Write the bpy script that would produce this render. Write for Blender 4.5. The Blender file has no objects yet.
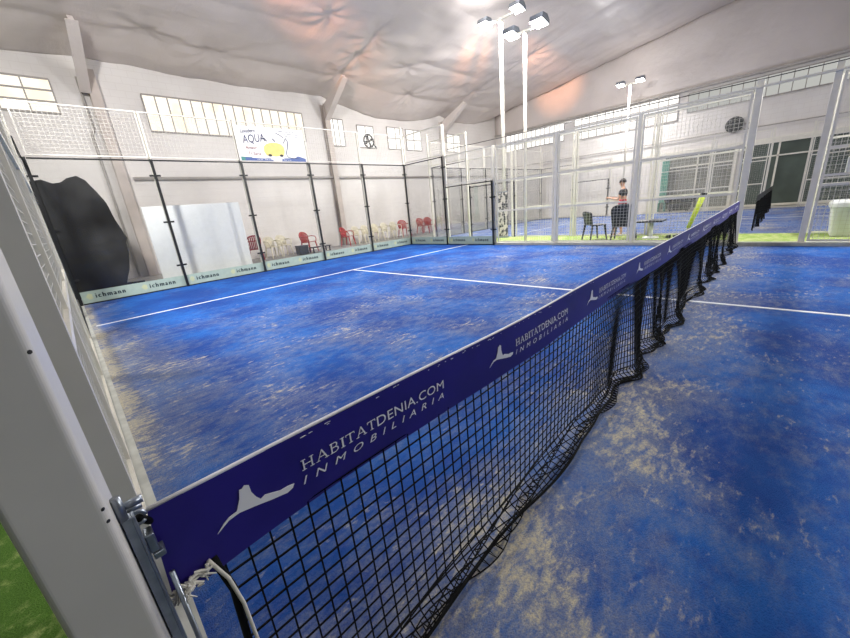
import bpy, bmesh, math, random
from mathutils import Vector, Matrix, noise
random.seed(7)
R = math.radians
scene = bpy.context.scene
COL = scene.collection

# ------------------------------------------------------------------ materials
def lin(r, g, b):
    f = lambda c: (c/255/12.92) if c/255 <= .04045 else ((c/255+.055)/1.055)**2.4
    return (f(r), f(g), f(b), 1)

class NT:
    """tiny helper for node graphs"""
    def __init__(self, name):
        self.m = bpy.data.materials.new(name); self.m.use_nodes = True
        self.n = self.m.node_tree.nodes; self.l = self.m.node_tree.links
        self.n.clear(); self.out = self.n.new('ShaderNodeOutputMaterial')
    def new(self, t, **kw):
        x = self.n.new(t)
        for k, v in kw.items(): setattr(x, k, v)
        return x
    def put(self, sock, v):
        if hasattr(v, 'node'): self.l.new(v, sock)
        else: sock.default_value = v
    def math(self, op, a, b=0.0, clamp=False):
        x = self.new('ShaderNodeMath', operation=op, use_clamp=clamp)
        self.put(x.inputs[0], a); self.put(x.inputs[1], b); return x.outputs[0]
    def ramp(self, v, a, b):           # smoothstep a->b
        x = self.new('ShaderNodeMapRange', interpolation_type='SMOOTHSTEP')
        self.put(x.inputs[0], v); x.inputs[1].default_value = a; x.inputs[2].default_value = b
        return x.outputs[0]
    def noise(self, vec, scale, detail=3, rough=.5):
        x = self.new('ShaderNodeTexNoise'); self.put(x.inputs['Vector'], vec)
        x.inputs['Scale'].default_value = scale; x.inputs['Detail'].default_value = detail
        x.inputs['Roughness'].default_value = rough; return x.outputs['Fac']
    def mix(self, f, a, b):
        x = self.new('ShaderNodeMix', data_type='RGBA'); self.put(x.inputs[0], f)
        self.put(x.inputs[6], a); self.put(x.inputs[7], b); return x.outputs[2]
    def pos(self, sx=1, sy=1, sz=1):
        g = self.new('ShaderNodeTexCoord')
        if (sx, sy, sz) == (1, 1, 1): return g.outputs['Object']
        m = self.new('ShaderNodeMapping'); m.inputs['Scale'].default_value = (sx, sy, sz)
        self.l.new(g.outputs['Object'], m.inputs[0]); return m.outputs[0]
    def bsdf(self, col, rough=.5, metal=0, spec=.5, bump=None, bstr=.2, bdist=.01):
        p = self.new('ShaderNodeBsdfPrincipled'); self.put(p.inputs['Base Color'], col)
        self.put(p.inputs['Roughness'], rough); p.inputs['Metallic'].default_value = metal
        p.inputs['Specular IOR Level'].default_value = spec
        if bump is not None:
            b = self.new('ShaderNodeBump'); b.inputs['Strength'].default_value = bstr
            b.inputs['Distance'].default_value = bdist; self.put(b.inputs['Height'], bump)
            self.l.new(b.outputs[0], p.inputs['Normal'])
        self.l.new(p.outputs[0], self.out.inputs[0]); return self.m

def plain(name, rgb, rough=.5, metal=0, var=.06, scale=9, spec=.5, bstr=0.0):
    t = NT(name); c = lin(*rgb); d = tuple(v*(1-var*2.5) for v in c[:3])+(1,)
    f = t.noise(t.pos(), scale, 4)
    return t.bsdf(t.mix(t.ramp(f, .3, .7), c, d), rough, metal, spec, f if bstr else None, bstr)

M = {}
M['white_paint'] = plain('white_painted_steel', (226, 222, 210), .38, var=.03)
M['wire'] = plain('white_wire', (218, 215, 206), .45)
M['galv'] = plain('galvanised_steel', (150, 158, 168), .35, .85, .12, 30)
M['black_metal'] = plain('black_metal', (22, 23, 24), .4)
M['grey_post'] = plain('grey_white_post', (198, 196, 191), .42, var=.04, scale=4)
M['concrete'] = plain('concrete', (170, 168, 160), .85, var=.12, scale=5)
M['curb'] = plain('curb_concrete', (190, 192, 185), .8, var=.08)
M['red_plastic'] = plain('red_plastic', (176, 40, 40), .35)
M['dark_red_plastic'] = plain('dark_red_plastic', (140, 30, 44), .35)
M['cream_plastic'] = plain('cream_plastic', (226, 219, 196), .4)
M['black_plastic'] = plain('black_plastic', (38, 40, 42), .4)
M['white_plastic'] = plain('white_plastic', (228, 230, 228), .35, var=.02)
M['black_cord'] = plain('black_cord', (7, 8, 9), .75, spec=.15)
M['white_cord'] = plain('white_cord', (216, 212, 200), .7)
M['tape'] = plain('navy_vinyl', (40, 28, 124), .42, var=.1, scale=5)
M['print_white'] = plain('white_print', (232, 232, 236), .5, var=.01)
M['print_dark'] = plain('dark_print', (34, 48, 58), .5, var=.01)
M['kick'] = plain('pale_green_film', (164, 180, 166), .45, var=.04)
M['kick_olive'] = plain('olive_print', (186, 190, 150), .5, var=.02)
M['line_white'] = plain('white_turf_line', (232, 236, 240), .8, var=.05, scale=60)
M['tarp'] = plain('black_tarpaulin', (15, 13, 15), .8, var=.1, scale=1.5, spec=.12)
M['banner'] = plain('white_vinyl_banner', (232, 230, 226), .45, var=.01)
M['navy'] = plain('navy_print', (48, 54, 92), .5)
M['redbrown'] = plain('redbrown_print', (140, 84, 84), .5)
M['yellow'] = plain('yellow_print', (226, 204, 120), .5)
M['teal'] = plain('teal_print', (64, 128, 122), .5)
M['blue_print'] = plain('blue_print', (74, 96, 150), .5)
M['hivis'] = plain('yellow_green_foam', (186, 202, 60), .6)
M['dark_panel'] = plain('dark_green_grey_panel', (76, 88, 80), .5, var=.12, scale=1.2)
M['dark_panel2'] = plain('dark_grey_panel', (134, 134, 126), .5, var=.1, scale=1.2)
M['teal_sheet'] = plain('teal_sheet', (92, 150, 132), .5)
M['skin'] = plain('skin', (205, 160, 135), .5, var=.04)
M['shirt'] = plain('dark_striped_shirt', (62, 62, 66), .8, var=.2, scale=30)
M['shorts'] = plain('red_shorts', (176, 52, 62), .8)
M['hair'] = plain('dark_hair', (52, 44, 38), .6)
M['shoe'] = plain('pale_shoe', (200, 196, 190), .6)
M['eye'] = plain('dark_eye', (25, 20, 18), .3)
M['grey_pipe'] = plain('grey_pipe', (176, 170, 164), .45)
M['column'] = plain('beige_grey_column', (196, 185, 177), .6, var=.08, scale=2)
M['frame_grey'] = plain('grey_window_frame', (158, 152, 146), .5)
M['sheet_white'] = plain('white_sheet', (236, 238, 235), .3, var=.02)

def mk_glass():
    t = NT('clear_glass')
    tr = t.new('ShaderNodeBsdfTransparent'); tr.inputs[0].default_value = (.995, .998, .996, 1)
    gl = t.new('ShaderNodeBsdfGlossy'); gl.inputs['Roughness'].default_value = .02
    fr = t.new('ShaderNodeFresnel'); fr.inputs[0].default_value = 1.45
    f = t.math('MULTIPLY', fr.outputs[0], .45, True)
    mx = t.new('ShaderNodeMixShader'); t.l.new(f, mx.inputs[0])
    t.l.new(tr.outputs[0], mx.inputs[1]); t.l.new(gl.outputs[0], mx.inputs[2])
    df = t.new('ShaderNodeBsdfDiffuse'); df.inputs[0].default_value = (.85, .87, .86, 1)   # white diffuse layer painted in for haze on the glass
    m2 = t.new('ShaderNodeMixShader'); t.l.new(t.math('MULTIPLY', t.ramp(t.noise(t.pos(), .8, 4), .2, .8), .035), m2.inputs[0])
    t.l.new(mx.outputs[0], m2.inputs[1]); t.l.new(df.outputs[0], m2.inputs[2])
    t.l.new(m2.outputs[0], t.out.inputs[0]); return t.m
M['glass'] = mk_glass()

def mk_emit(name, rgb, s, mottled=0):
    t = NT(name); e = t.new('ShaderNodeEmission'); c = lin(*rgb)
    if mottled:
        f = t.noise(t.pos(), 1.4, 2)
        col = t.mix(t.math('MULTIPLY', t.ramp(f, .45, .65), mottled), c, lin(250, 226, 160))
        t.l.new(col, e.inputs[0])
    else: e.inputs[0].default_value = c
    e.inputs[1].default_value = s; t.l.new(e.outputs[0], t.out.inputs[0]); return t.m
M['daylight'] = mk_emit('daylit_frosted_pane', (255, 247, 234), 1.3, .32)
M['daylight_cool'] = mk_emit('daylit_pane_cool', (255, 252, 248), 1.5)
M['daylight_dim'] = mk_emit('daylit_pane_dim', (236, 236, 230), .6)
M['lamp'] = mk_emit('lamp_lens', (255, 250, 240), 40)

def mk_turf(name, kind):
    t = NT(name); p = t.pos(); sep = t.new('ShaderNodeSeparateXYZ'); t.l.new(p, sep.inputs[0])
    x, y = sep.outputs[0], sep.outputs[1]
    fuzz = t.noise(p, 160, 3, .7); mid = t.noise(p, 7, 8, .68); big = t.noise(p, 1.1, 4, .55)
    if kind == 'green_lit':  # same green turf in stronger light, its brightness painted in as paler colour
        col = t.mix(t.ramp(fuzz, .3, .7), lin(150, 172, 92), lin(118, 146, 66))
        col = t.mix(t.math('MULTIPLY', t.ramp(mid, .42, .66), .7), col, lin(190, 192, 140))
        return t.bsdf(col, .9, 0, .2, fuzz, .5, .01)
    if kind == 'green':  # the green turf where less light falls, painted darker
        col = t.mix(t.ramp(fuzz, .3, .7), lin(80, 114, 42), lin(52, 84, 24))
        col = t.mix(t.math('MULTIPLY', t.ramp(mid, .5, .7), .6), col, lin(176, 186, 120))
        return t.bsdf(col, .9, 0, .2, fuzz, .5, .01)
    # blue turf with worn-in sand: a thin haze of grains plus cream flecks where it gathers
    tone = t.noise(p, .9, 3)
    blue = t.mix(t.ramp(tone, .35, .65), lin(18, 70, 150), lin(32, 102, 188))
    blue = t.mix(t.math('MULTIPLY', t.ramp(mid, .42, .7), .5), blue, lin(14, 52, 140))
    blue = t.mix(t.math('MULTIPLY', t.ramp(fuzz, .45, .75), .4), blue, lin(8, 36, 110))
    hz = t.math('ADD', t.math('MULTIPLY', t.noise(t.pos(1.0, 1.9, 1), 6.5, 9, .75), .6), t.math('MULTIPLY', t.noise(p, 1.6, 4, .6), .4))
    f1 = t.noise(t.pos(1.0, 2.1, 1), 11, 8, .68); f2 = t.noise(p, 1.5, 3, .5)
    fl = t.math('ADD', t.math('MULTIPLY', f1, .62), t.math('MULTIPLY', f2, .38))
    grain = t.ramp(t.noise(p, 60, 5, .8), .36, .6)
    if kind == 'main':
        # sand gathers along the foot of the net, by the near fence and in the middle of each half
        netside = t.math('MULTIPLY', t.ramp(y, -.85, -.1), t.ramp(y, .5, .05))
        edge = t.math('MULTIPLY', t.ramp(x, .9, .0), t.ramp(y, .8, 3.0))
        rim = t.math('MULTIPLY', t.ramp(x, .16, .03), t.ramp(y, 1.0, 3.0))
        mid_l = t.math('MULTIPLY', t.ramp(y, 6.8, 3.0), t.ramp(y, .3, 1.6))
        clean = t.math('MULTIPLY', t.ramp(y, 5.0, 7.5), .06)
        bias = t.math('ADD', t.math('MULTIPLY', netside, .135), t.math('MULTIPLY', edge, .12))
        bias = t.math('ADD', bias, t.math('MULTIPLY', mid_l, .035))
        bias = t.math('ADD', bias, t.math('MULTIPLY', rim, .2))
        bias = t.math('SUBTRACT', bias, clean)
    else: bias = .1
    haze = t.math('MULTIPLY', t.ramp(t.math('ADD', hz, t.math('MULTIPLY', bias, 1.25)), .45, .72), .6)
    fleck = t.math('MULTIPLY', t.ramp(t.math('ADD', fl, t.math('MULTIPLY', bias, .5)), .555, .69), t.math('ADD', t.math('MULTIPLY', grain, .55), .35))
    col = t.mix(t.math('MULTIPLY', haze, t.math('ADD', t.math('MULTIPLY', grain, .6), .4)), blue, lin(160, 162, 160))
    col = t.mix(fleck, col, lin(216, 206, 172))
    g2 = t.noise(p, 95, 5, .8)
    col = t.mix(t.math('MULTIPLY', t.ramp(g2, .5, .7), .55), col, t.mix(.45, lin(6, 24, 78), col))
    return t.bsdf(col, .85, 0, .25, fuzz, .8, .015)
M['turf'] = mk_turf('blue_turf_with_sand', 'main')
M['turf2'] = mk_turf('blue_turf_far_court', 'far')
M['green'] = mk_turf('green_turf_dim', 'green'); M['green_lit'] = mk_turf('green_turf_lit', 'green_lit')

def mk_wall():
    t = NT('painted_block_wall'); p = t.pos()
    b = t.new('ShaderNodeTexBrick'); b.inputs['Scale'].default_value = 1
    m = t.new('ShaderNodeMapping'); m.inputs['Rotation'].default_value = (R(90), 0, 0)
    sep = t.new('ShaderNodeSeparateXYZ'); t.l.new(p, sep.inputs[0])
    cmb = t.new('ShaderNodeCombineXYZ')
    t.l.new(t.math('ADD', sep.outputs[0], sep.outputs[1]), cmb.inputs[0]); t.l.new(sep.outputs[2], cmb.inputs[1])
    t.l.new(cmb.outputs[0], b.inputs['Vector'])
    b.inputs['Brick Width'].default_value = .4; b.inputs['Row Height'].default_value = .2
    b.inputs['Mortar Size'].default_value = .008
    n = t.noise(p, .7, 4)
    col = t.mix(t.ramp(n, .3, .7), lin(222, 218, 214), lin(211, 206, 202))
    col = t.mix(t.math('MULTIPLY', b.outputs['Fac'], .25), col, lin(190, 182, 176))
    return t.bsdf(col, .75, 0, .3, b.outputs['Fac'], -.25, .01)
M['wall'] = mk_wall()

def mk_fabric():
    t = NT('white_lining_fabric')
    a = t.noise(t.pos(.35, 1.6, 1), 1.6, 6, .6); b = t.noise(t.pos(1.5, .5, 1), 1.3, 5, .55)
    h = t.math('ADD', a, b)
    n = t.noise(t.pos(), .35, 3)
    col = t.mix(t.ramp(n, .35, .65), lin(214, 205, 200), lin(202, 193, 188))
    return t.bsdf(col, .36, 0, .45, h, .3, .12)
M['fabric'] = mk_fabric()

def mk_blotch():
    t = NT('blotchy_printed_cloth')
    f = t.noise(t.pos(1, 1, .7), 9, 2)
    return t.bsdf(t.mix(t.ramp(f, .47, .53), lin(54, 52, 54), lin(204, 196, 188)), .6)
M['blotch'] = mk_blotch()

# ------------------------------------------------------------------ mesh helpers
class MB:
    def __init__(self): self.v = []; self.f = []
    def box(self, a, b):
        (x0, y0, z0), (x1, y1, z1) = a, b
        i = len(self.v)
        self.v += [(x0,y0,z0),(x1,y0,z0),(x1,y1,z0),(x0,y1,z0),(x0,y0,z1),(x1,y0,z1),(x1,y1,z1),(x0,y1,z1)]
        self.f += [tuple(i+k for k in q) for q in ((0,3,2,1),(4,5,6,7),(0,1,5,4),(1,2,6,5),(2,3,7,6),(3,0,4,7))]
        return self
    def tube(self, pts, r, n=8, caps=True):
        pts = [Vector(p) for p in pts]; m = len(pts); rr = r if isinstance(r, (list, tuple)) else [r]*m
        t0 = (pts[1]-pts[0]).normalized(); up = Vector((0,0,1)) if abs(t0.z) < .9 else Vector((1,0,0))
        s = t0.cross(up).normalized(); i0 = len(self.v)
        for k, p in enumerate(pts):
            t = (pts[min(k+1,m-1)]-pts[max(k-1,0)])
            t = t.normalized() if t.length > 1e-9 else t0
            s = s - t*s.dot(t)
            s = s.normalized() if s.length > 1e-6 else t.orthogonal().normalized()
            u = t.cross(s)
            for j in range(n):
                a = 2*math.pi*(j+.5)/n
                self.v.append(tuple(p + (s*math.cos(a)+u*math.sin(a))*rr[k]))
        for k in range(m-1):
            for j in range(n):
                a = i0+k*n+j; b = i0+k*n+(j+1) % n
                self.f.append((a, b, b+n, a+n))
        if caps:
            self.f.append(tuple(i0+j for j in reversed(range(n))))
            self.f.append(tuple(i0+(m-1)*n+j for j in range(n)))
        return self
    def prism(self, poly, fa, fb):          # poly 2-D; fa, fb map (u,v) to 3-D for both faces
        i = len(self.v); n = len(poly)
        self.v += [tuple(fa(*p)) for p in poly] + [tuple(fb(*p)) for p in poly]
        self.f += [tuple(range(i, i+n)), tuple(reversed(range(i+n, i+2*n)))]
        self.f += [(i+k, i+n+k, i+n+(k+1) % n, i+(k+1) % n) for k in range(n)]
        return self
    def lathe(self, prof, c=(0,0,0), n=20):
        i = len(self.v)
        for r, z in prof:
            for j in range(n):
                a = 2*math.pi*j/n; self.v.append((c[0]+r*math.cos(a), c[1]+r*math.sin(a), c[2]+z))
        for k in range(len(prof)-1):
            for j in range(n):
                a = i+k*n+j; b = i+k*n+(j+1) % n; self.f.append((a, b, b+n, a+n))
        self.f.append(tuple(i+j for j in reversed(range(n))))
        self.f.append(tuple(i+(len(prof)-1)*n+j for j in range(n)))
        return self
    def grid(self, nu, nv, fn):
        i = len(self.v)
        for a in range(nu+1):
            for b in range(nv+1): self.v.append(tuple(fn(a/nu, b/nv)))
        for a in range(nu):
            for b in range(nv):
                k = i+a*(nv+1)+b; self.f.append((k, k+nv+1, k+nv+2, k+1))
        return self
    def raw(self, v, f):
        i = len(self.v); self.v += [tuple(p) for p in v]; self.f += [tuple(i+k for k in q) for q in f]; return self
    def xf(self, mat):
        self.v = [tuple(mat @ Vector(p)) for p in self.v]; return self
    def build(self, name, mat, parent=None, smooth=False, bevel=0, solid=0, sub=0, org=None):
        me = bpy.data.meshes.new(name)
        vs = self.v
        if org is not None: vs = [(p[0]-org[0], p[1]-org[1], p[2]-org[2]) for p in vs]
        me.from_pydata(vs, [], self.f); me.validate(); me.update()
        bm = bmesh.new(); bm.from_mesh(me); bmesh.ops.recalc_face_normals(bm, faces=bm.faces); bm.to_mesh(me); bm.free()
        if smooth:
            for p in me.polygons: p.use_smooth = True
        me.materials.append(M[mat] if isinstance(mat, str) else mat)
        o = bpy.data.objects.new(name, me); COL.objects.link(o)
        if org is not None: o.location = org
        if parent is not None: o.parent = parent
        if solid:
            md = o.modifiers.new('s', 'SOLIDIFY'); md.thickness = solid; md.offset = 0
        if bevel:
            md = o.modifiers.new('b', 'BEVEL'); md.width = bevel; md.segments = 3; md.limit_method = 'ANGLE'
        if sub:
            md = o.modifiers.new('u', 'SUBSURF'); md.levels = sub; md.render_levels = sub
        return o

def tag(o, label, cat, group=None, kind=None):
    o['label'] = label; o['category'] = cat
    if group: o['group'] = group
    if kind: o['kind'] = kind
    return o
def thing(name, label, cat, loc=(0,0,0), rz=0, group=None):
    o = bpy.data.objects.new(name, None); COL.objects.link(o); o.empty_display_size = .1
    o.location = loc; o.rotation_euler = (0,0,rz)
    return tag(o, label, cat, group)
def struct(o, label, cat='structure'): return tag(o, label, cat, None, 'structure')
ORD = ['first','second','third','fourth','fifth','sixth','seventh','eighth','ninth','tenth','eleventh']

_tc = {}
def text2d(s, shear=0, spacing=1.0):
    key = (s, shear, spacing)
    if key in _tc: return _tc[key]
    cu = bpy.data.curves.new('lettering', 'FONT'); cu.body = s; cu.size = 1; cu.shear = shear; cu.space_character = spacing
    cu.resolution_u = 3
    o = bpy.data.objects.new('lettering', cu); COL.objects.link(o)
    bpy.context.view_layer.update()
    me = bpy.data.meshes.new_from_object(o.evaluated_get(bpy.context.evaluated_depsgraph_get()))
    v = [(p.co.x, p.co.y) for p in me.vertices]; f = [tuple(p.vertices) for p in me.polygons]
    bpy.data.objects.remove(o); bpy.data.curves.remove(cu); bpy.data.meshes.remove(me)
    x0 = min(p[0] for p in v); x1 = max(p[0] for p in v); y0 = min(p[1] for p in v); y1 = max(p[1] for p in v)
    v = [((p[0]-x0)/(x1-x0), (p[1]-y0)/(y1-y0)) for p in v]
    _tc[key] = (v, f); return v, f

# ------------------------------------------------------------------ camera
cam = bpy.data.cameras.new('camera'); co = bpy.data.objects.new('camera', cam); COL.objects.link(co)
co.location = (.0236, -.6838, 1.3588); co.rotation_euler = (1.2644, .09, -.7975)
cam.sensor_width = 36; cam.lens = 36*350.4/850; cam.clip_start = .02; cam.clip_end = 200
scene.camera = co

# ------------------------------------------------------------------ the hall
struct(MB().box((-7,-12,-.2),(24.3,15.3,-.03)).build('floor','concrete'), 'grey concrete hall floor beneath the turf courts', 'floor')
struct(MB().box((-7,15,-.2),(24.3,15.3,7.2)).build('wall_left','wall'), 'long white block wall with high windows behind the glass', 'wall')
struct(MB().box((24,-12,-.2),(24.3,15,5.76)).build('wall_far','wall'), 'white end wall beyond the second court', 'wall')

XB = [-7, 2, 10, 18, 24.0]
def prof(x, y):
    p1 = 6.58 + .2*(15-y) if y >= 0 else 9.58 + .2*y
    p2 = 7.08 + .147*(15-y) if y >= 0 else 9.285 + .147*y
    k = min(1, max(0, (x-18)/6)); return p1*(1-k)+p2*k
def zceil(x, y):
    z = prof(x, y)
    for i in range(4):
        if XB[i] <= x <= XB[i+1]+1e-6:
            u = (x-XB[i])/(XB[i+1]-XB[i]); break
    s = 4*u*(1-u); w = 15-y
    drop = [.2, .1, .62, .45][i]
    z -= drop*s*math.exp(-max(0, w)/1.3)
    z -= .22*s**.7*(1-math.exp(-w/1.6))*(.75+.25*math.cos(y*1.25))
    z += .12*math.exp(-abs(y-13.5)/.35)*(.3+.7*s)
    for c in (11.2, 8.4, 5.6, 2.8): z += .07*math.exp(-abs(y-c)/.3)*s
    for (px, py, n, am) in PINCH:
        dx, dy = x-px, y-py; r = math.hypot(dx, dy)
        if r < 2.6:
            z += am*math.exp(-r/.3) + .038*math.cos(n*math.atan2(dy, dx)+.9*noise.noise(Vector((dx, dy, px))))*math.exp(-r/.9)*min(1, r/.15)
    z += .05*noise.noise(Vector((x*.8, y*1.5, 3))) + .03*noise.noise(Vector((x*2.1, y*.7, 9)))
    return z
PINCH = [(5.2,13.7,9,.16),(10,13.3,7,.12),(10,12.0,8,.14),(10,10.9,9,.14),(14,13.4,9,.12),(18,12.4,8,.12),(3.4,13.2,7,.1),(12.4,11.8,7,.1),(18,9.0,9,.1),(7.8,10.4,7,.08)]
nx, ny = 310, 250
c_ = MB().grid(nx, ny, lambda a, b: (lambda x, y: (x, y, zceil(x, y)))(-7+31*a, 15-21*b))
struct(c_.build('ceiling','fabric',smooth=True,solid=.01), 'sagging white fabric lining hung beneath the pitched roof', 'ceiling')
g_ = MB().grid(60, 14, lambda a, b: (lambda y: (23.97+.04*noise.noise(Vector((y*.5, b*3, 1))), y, 5.8+(zceil(23.99, y)+.04-5.8)*b))(15-21*a))
struct(g_.build('wall_gable','fabric',smooth=True,solid=.01), 'white fabric lined gable above the end wall windows', 'wall')
struct(MB().box((23.86,-12,5.74),(24,15,5.84)).build('trim_1','grey_pipe'), 'grey ledge along the top of the end wall', 'trim')

# columns and haunches of the portal frames
for n, (x, d) in enumerate(((2, 'leftmost wall column beside the large black tarpaulin'), (10, 'wall column in the middle bay behind the red chairs'), (18, 'wall column near the far corner of the hall'))):
    t = thing('column', 'beige steel '+d, 'column', (x, 15, 0)); t['kind'] = 'structure'
    w = MB().box((-.13,-.28,-.03),(.13,-.255,6.2)).box((-.13,-.025,-.03),(.13,0,6.2)).box((-.012,-.255,-.03),(.012,-.025,6.2))
    w.build('column_shaft', 'column', t)
    h = MB().prism([(-.28,5.6),(-.28,6.22),(-1.9,6.86),(-2.0,6.74)], lambda u, v: (-.06,u,v), lambda u, v: (.06,u,v))
    h.prism([(-.28,5.58),(-2.0,6.74),(-2.02,6.72),(-.28,5.54)], lambda u, v: (-.13,u,v), lambda u, v: (.13,u,v))
    h.xf(Matrix.Translation((-.22 if n == 0 else 0, 0, 0))).build('haunch', 'fabric', t)
tag(MB().tube([(2.3,14.9,3.16),(23.9,14.9,3.12)], .05, 10).build('wall_pipe','grey_pipe',smooth=True), 'long grey pipe running along the left white wall', 'pipe')
tag(MB().tube([(1.62,14.93,0),(1.62,14.93,4.4),(1.7,14.93,4.6),(1.7,14.93,6.0)], .035, 8).build('conduit','grey_pipe',smooth=True), 'grey vertical conduit beside the leftmost wall column', 'pipe')

# windows -----------------------------------------------------------
wn = [0]
def window(axis, a0, a1, z0, z1, cols, rows, pane, label):
    """axis 'y': on wall_left, spans x; axis 'x': on wall_far, spans y"""
    wn[0] += 1
    if axis == 'y': P = lambda a, d, z: (a, 15-d, z)
    else: P = lambda a, d, z: (24-d, a, z)
    t = thing('window_%d' % wn[0], label, 'window', P((a0+a1)/2, 0, z0)); t['kind'] = 'structure'
    o = Vector(t.location)
    def bx(m, A, B):
        A = Vector(A)-o; B = Vector(B)-o
        m.box(tuple(min(p, q) for p, q in zip(A, B)), tuple(max(p, q) for p, q in zip(A, B)))
    pm = MB(); bx(pm, P(a0, .005, z0), P(a1, .02, z1)); pm.build('window_pane', pane, t)
    fm = MB()
    for i in range(cols+1):
        a = a0+(a1-a0)*i/cols; bx(fm, P(a-.016, 0, z0), P(a+.016, .05, z1))
    for j in range(rows+1):
        z = z0+(z1-z0)*j/rows; bx(fm, P(a0, 0, z-.022), P(a1, .052, z+.022))
    fm.build('window_frame', 'frame_grey', t)
window('y', -4.2, 1.07, 4.97, 5.85, 9, 3, 'daylight', 'tall gridded window high on the left wall, leftmost, left of the first column')
window('y', 3.2, 8.88, 4.66, 5.76, 16, 2, 'daylight', 'longest high window of the left wall, above the car wash banner')
window('y', 10.14, 10.95, 4.56, 5.7, 3, 1, 'daylight_cool', 'narrow high window just right of the middle column')
window('y', 11.75, 12.75, 4.55, 5.55, 2, 1, 'daylight_cool', 'high bright window behind the dark extractor fan')
window('y', 13.68, 14.82, 4.56, 5.62, 2, 2, 'daylight_cool', 'high window left of the tall corner post of the glass')
window('y', 15.04, 16.22, 4.55, 5.6, 2, 2, 'daylight_cool', 'high window right of the tall corner post of the glass')
window('y', 18.5, 19.8, 4.6, 5.6, 2, 2, 'daylight_cool', 'high window right of the third column near the hall corner')
window('x', 9.95, 14.1, 4.62, 5.66, 13, 2, 'daylight_cool', 'end wall window strip nearest the hall corner')
window('x', 4.0, 9.3, 4.5, 5.68, 12, 3, 'daylight_cool', 'brightest middle window strip of the end wall')
window('x', -3.0, 3.6, 4.75, 5.6, 16, 2, 'daylight_dim', 'dim whitened window strip at the right of the end wall')

# extractor fan in front of a bright window
t = thing('extractor_fan', 'dark round extractor fan in front of a bright high window', 'fan', (12.35, 14.93, 4.85))
ring = [(.3*math.cos(a*math.pi/12), 0, .3*math.sin(a*math.pi/12)) for a in range(25)]
MB().tube(ring, .04, 8).build('fan_ring', 'black_metal', t)
for k in range(4):
    a = k*math.pi/2+.4
    MB().prism([(.03,-.03),(.27,-.1),(.27,.08),(.03,.03)], lambda u, v: (u*math.cos(a)-v*math.sin(a), -.02+v*.2, u*math.sin(a)+v*math.cos(a)),
               lambda u, v: (u*math.cos(a)-v*math.sin(a), v*.2, u*math.sin(a)+v*math.cos(a))).build('blade', 'black_metal', t)
MB().tube([(0,-.06,0),(0,.05,0)], .06, 10).build('hub', 'black_metal', t)
MB().tube([(.28,0,-.12),(.5,.03,-.3)], .035, 6).build('bracket', 'black_metal', t)

# round fan on the end wall
t = thing('wall_fan', 'dark round mesh fan high on the white end wall', 'fan', (23.93, 1.62, 3.8))
m = MB()
for r in (.34, .25, .16, .08):
    m.tube([(-.1,r*math.cos(a*math.pi/12),r*math.sin(a*math.pi/12)) for a in range(25)], .012, 5)
for a in range(12): m.tube([(-.1,0,0),(-.1,.34*math.cos(a*math.pi/6),.34*math.sin(a*math.pi/6))], .008, 4)
m.build('guard', 'black_metal', t)
MB().tube([(-.1,0,0),(.06,0,0)], .33, 24).build('housing', 'black_plastic', t)
MB().tube([(-.06,-.3,-.02),(.03,-.75,-.02)], .035, 6).build('bracket', 'grey_pipe', t)

# dark openings of the end wall
for n, (y0, y1, mat, lab) in enumerate(((1.4, 4.35, 'dark_panel2', 'dark grey panelled opening in the end wall left of the far net post'),
                                        (-5.2, 1.2, 'dark_panel', 'dark green opening in the end wall right of the far net post'))):
    t = thing('door_%d' % (n+1), lab, 'door', (24, (y0+y1)/2, 0)); t['kind'] = 'structure'
    h = (y1-y0)/2
    MB().box((-.03,-h,.02),(-.005,h,2.8)).build('door_panel', mat, t)
    f = MB().box((-.09,-h-.06,0),(0,-h+.06,2.86)).box((-.09,h-.06,0),(0,h+.06,2.86)).box((-.09,-h,2.76),(0,h,2.88))
    k = max(2, round((y1-y0)/1.3))
    for i in range(1, k): f.box((-.07,-h+2*h*i/k-.035,0),(0,-h+2*h*i/k+.035,2.8))
    f.box((-.07,-h,2.18),(0,h,2.24)); f.box((-.07,-h,0),(0,h,.1))
    f.build('door_frame', 'white_paint', t)
tag(MB().box((23.75,4.05,.45),(23.8,4.38,2.6)).box((23.6,4.05,0),(23.9,4.1,.45)).box((23.6,4.33,0),(23.9,4.38,.45)).build('teal_board','teal_sheet'),
    'narrow teal board standing at the left of the dark grey opening', 'board')
struct(MB().box((23.9,-12,2.88),(24,15,3.0)).build('trim_2','white_paint'), 'white lintel band across the end wall', 'trim')
tag(MB().tube([(23.93,14.8,3.55),(23.93,-8,3.55)], .02, 6).build('wall_cable','grey_pipe'), 'thin grey cable run along the end wall', 'cable')

# ------------------------------------------------------------------ courts' floor
struct(MB().box((0,-10,-.03),(10.02,10,0)).build('turf_court','turf'), 'blue sand dressed turf of the near padel court', 'turf')
struct(MB().box((12.05,-10.4,-.03),(22.05,10.5,0)).build('turf_court_far','turf2'), 'blue turf of the second court beyond the aisle', 'turf')
struct(MB().box((10.26,-10.4,-.03),(12.05,9.9,.03)).build('turf_aisle','green_lit'), 'green turf strip between the two courts', 'turf')
struct(MB().box((-6,-8,-.03),(-.09,14,.0)).build('turf_side','green'), 'green turf outside the near fence', 'turf')
struct(MB().box((10.02,-10.4,-.03),(10.26,10.1,.06)).build('kerb','curb'), 'pale concrete kerb under the far fence of the near court', 'kerb')
struct(MB().box((-.09,-10.4,-.03),(0,10.1,.004)).build('kerb_near','curb'), 'pale kerb strip along the near fence', 'kerb')
def line(name, a, b, lab):
    struct(MB().box((a[0],a[1],0),(b[0],b[1],.004)).build(name,'line_white'), lab, 'line')
line('service_line', (.05,7.08,0), (10,7.13,0), 'white service line across the far half of the near court')
line('centre_line', (5.11,-6.95,0), (5.16,7.08,0), 'white centre line passing under the net of the near court')
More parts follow.
